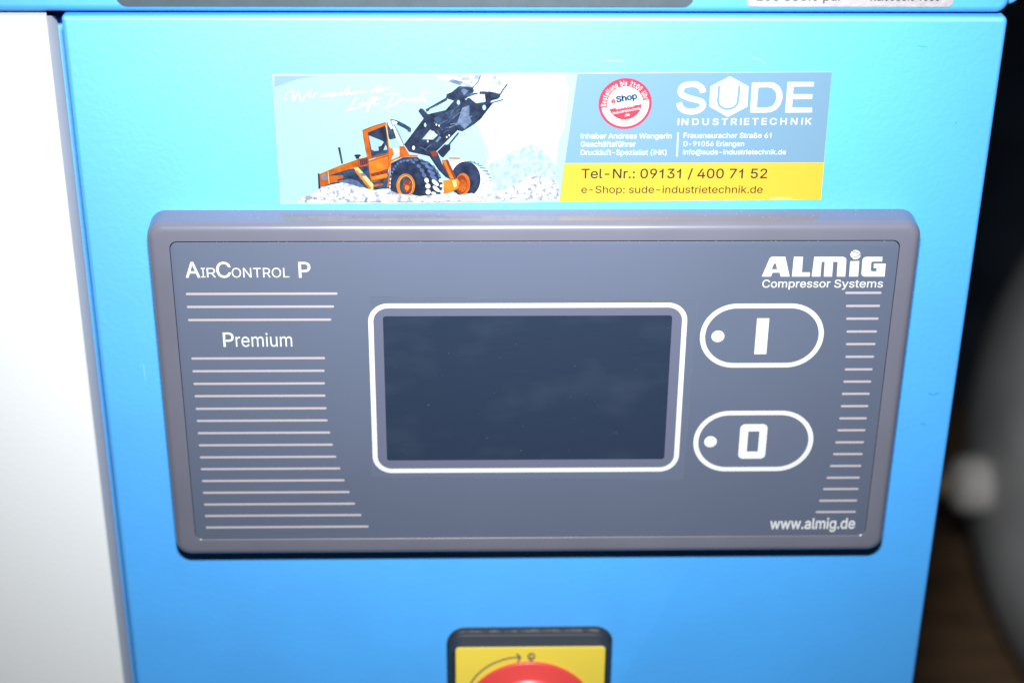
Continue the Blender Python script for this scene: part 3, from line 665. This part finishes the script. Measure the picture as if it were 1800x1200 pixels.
# ------------------------------------------------------------------ the main switch
ms = tag(empty('main_switch', (9, 0, -170)), 'red rotary main switch on a yellow square plate below the control unit', 'switch')
SX0, SX1, SZ1 = -26.6, 43.8, -136.6; SZ0 = SZ1-70
wob = lambda pts, a: [(x+a*math.sin(z*.31+1), z+a*math.sin(x*.16+.6)) for x, z in pts]
bm = bmesh.new()
g = lambda i, r: rr(SX0+i, SX1-i, SZ0+i, SZ1-i, r, 8)
loft_bm(bm, [(wob(g(-.2, 8.2), .25), -.05), (wob(g(-.35, 8.2), .35), -1.2), (wob(g(.1, 8), .3), -2.6), (g(1.2, 7), -3.4)])
link('gasket', fin(bm), ms, (RUBBER,), 50)
bm = bmesh.new()
loft_bm(bm, [(g(.35, 7.4), -3.0), (g(.45, 7.2), -4.4), (g(.8, 6.8), -4.9), (g(1.0, 6.6), -5.0), (g(1.9, 4.5), -10.0), (g(2.3, 3.2), -10.6), (g(3.0, 2.2), -10.8)])
link('switch_housing', fin(bm), ms, (BLACKP,), 40)
pl = slab('yellow_plate', SX0+3.7, SX1-3.4, SZ0+3.4, SZ1-2.4, -10.6, -11.1, 1.5, .15, YEL, ms)
KR = 28.6
a = at(932, 1164.5, -12.4)
kc = (a[0], a[1]-KR)
bm = bmesh.new(); lathe_bm(bm, [(KR-1.2, -11.0), (KR, -11.4), (KR, -12.2), (KR-.25, -12.5), (KR-.6, -12.65), (KR-7.2, -14.0), (KR-8.0, -14.5), (KR-8.8, -15.4), (KR-9.4, -15.8), (KR-10.1, -15.6), (KR-11, -15.0), (3, -14.8)], (kc[0], 0, kc[1]), n=72)
kn = link('rotary_knob', fin(bm), ms, (RED,), 45)
slab('knob_grip', kc[0]-6, kc[0]+6, kc[1]-18, kc[1]+17, -14.9, -29, 4, 2.5, RED, kn)
slab('pointer_mark', kc[0]-.9, kc[0]+.9, kc[1]+8, kc[1]+15, -28.9, -29.08, .4, .05, PWHITE, kn)
GINK = mat('grey ink on yellow', (.10, .09, .08), .5)
pr = Print(-11.13, .004)
PX = lambda pts: [at(770+x/5.4545, 1090+y/5.4545, -11.1) for x, y in pts]
cA = PX([(890, 600)])[0]
pr.line(PX(smooth([(250, 720), (318, 595), (380, 515), (470, 442), (570, 393), (680, 360), (785, 352)], 6)), .8, GINK)
pr.line(PX([(752, 318), (790, 352), (765, 395)]), .9, GINK); pr.line(PX([(752, 318), (778, 332), (792, 352), (782, 372), (765, 395)]), .5, GINK)
rc = PX([(895, 340)])[0]; rg = 1.35
pr.line([(rc[0]+rg*math.cos(t*math.pi/12), rc[1]+rg*math.sin(t*math.pi/12)) for t in range(25)], .75, GINK)
pr.line(PX([(892, 320), (892, 405)]), .4, GINK)
pr.line(PX([(866, 362), (892, 392), (922, 362)]), .5, GINK)
pr.build('printed_arrow', pl)
# ------------------------------------------------------------------ out-of-focus things behind
TX, TY, TZ, TR, TD = 509, 900, -612, 385, 330
tk = tag(empty('air_tank', (TX+700, TY, FZ)), 'large dark grey air tank with domed end, out of focus behind the right edge', 'tank')
bm = bmesh.new(); prof = [(TR*math.sin(math.radians(3+87*i/24)), TD*(1-math.cos(math.radians(3+87*i/24)))) for i in range(25)] + [(TR, 1500)]
lathe_bm(bm, prof, (TX, TY, TZ), 'x', 64); link('tank_shell', fin(bm), tk, (TANKM,), 40)
bm = bmesh.new(); lathe_bm(bm, [(27, 12), (30, 6), (30.5, -6), (28, -17), (22, -24), (14, -27)], (TX-8, TY-10, TZ-8), 'x', 32); link('end_plug', fin(bm), tk, (CAPM,), 40)
bm = bmesh.new(); lathe_bm(bm, [(12, 0), (12, -20), (10, -30), (6, -31)], (TX-31, TY-10, TZ-8), 'x', 24); link('drain_stub', fin(bm), tk, (BRASS,), 40)
for xx in (TX+450, TX+1100):
    bm = bmesh.new(); box_bm(bm, xx-30, xx+30, TY-260, TY+260, FZ, TZ-260); link('tank_foot', fin(bm), tk, (DARKIN,))
pa = tag(empty('wooden_pallet', (600, 1100, FZ)), 'worn brown wooden pallet on the dark floor behind the compressor', 'pallet')
for i, (y0, y1) in enumerate(((940, 1075), (1100, 1160), (1185, 1290), (1320, 1420), (1445, 1560))):
    box('plank', 250, 1150, y0, y1, FZ+122, FZ+144, WOOD, pa)
for x0 in (260, 640, 1040):
    for y0 in (945, 1200, 1440): box('block', x0, x0+100, y0, y0+110, FZ+22, FZ+121.5, WOOD, pa)
for x0 in (260, 640, 1040): box('runner', x0, x0+100, 940, 1560, FZ+.5, FZ+21.5, WOOD, pa)
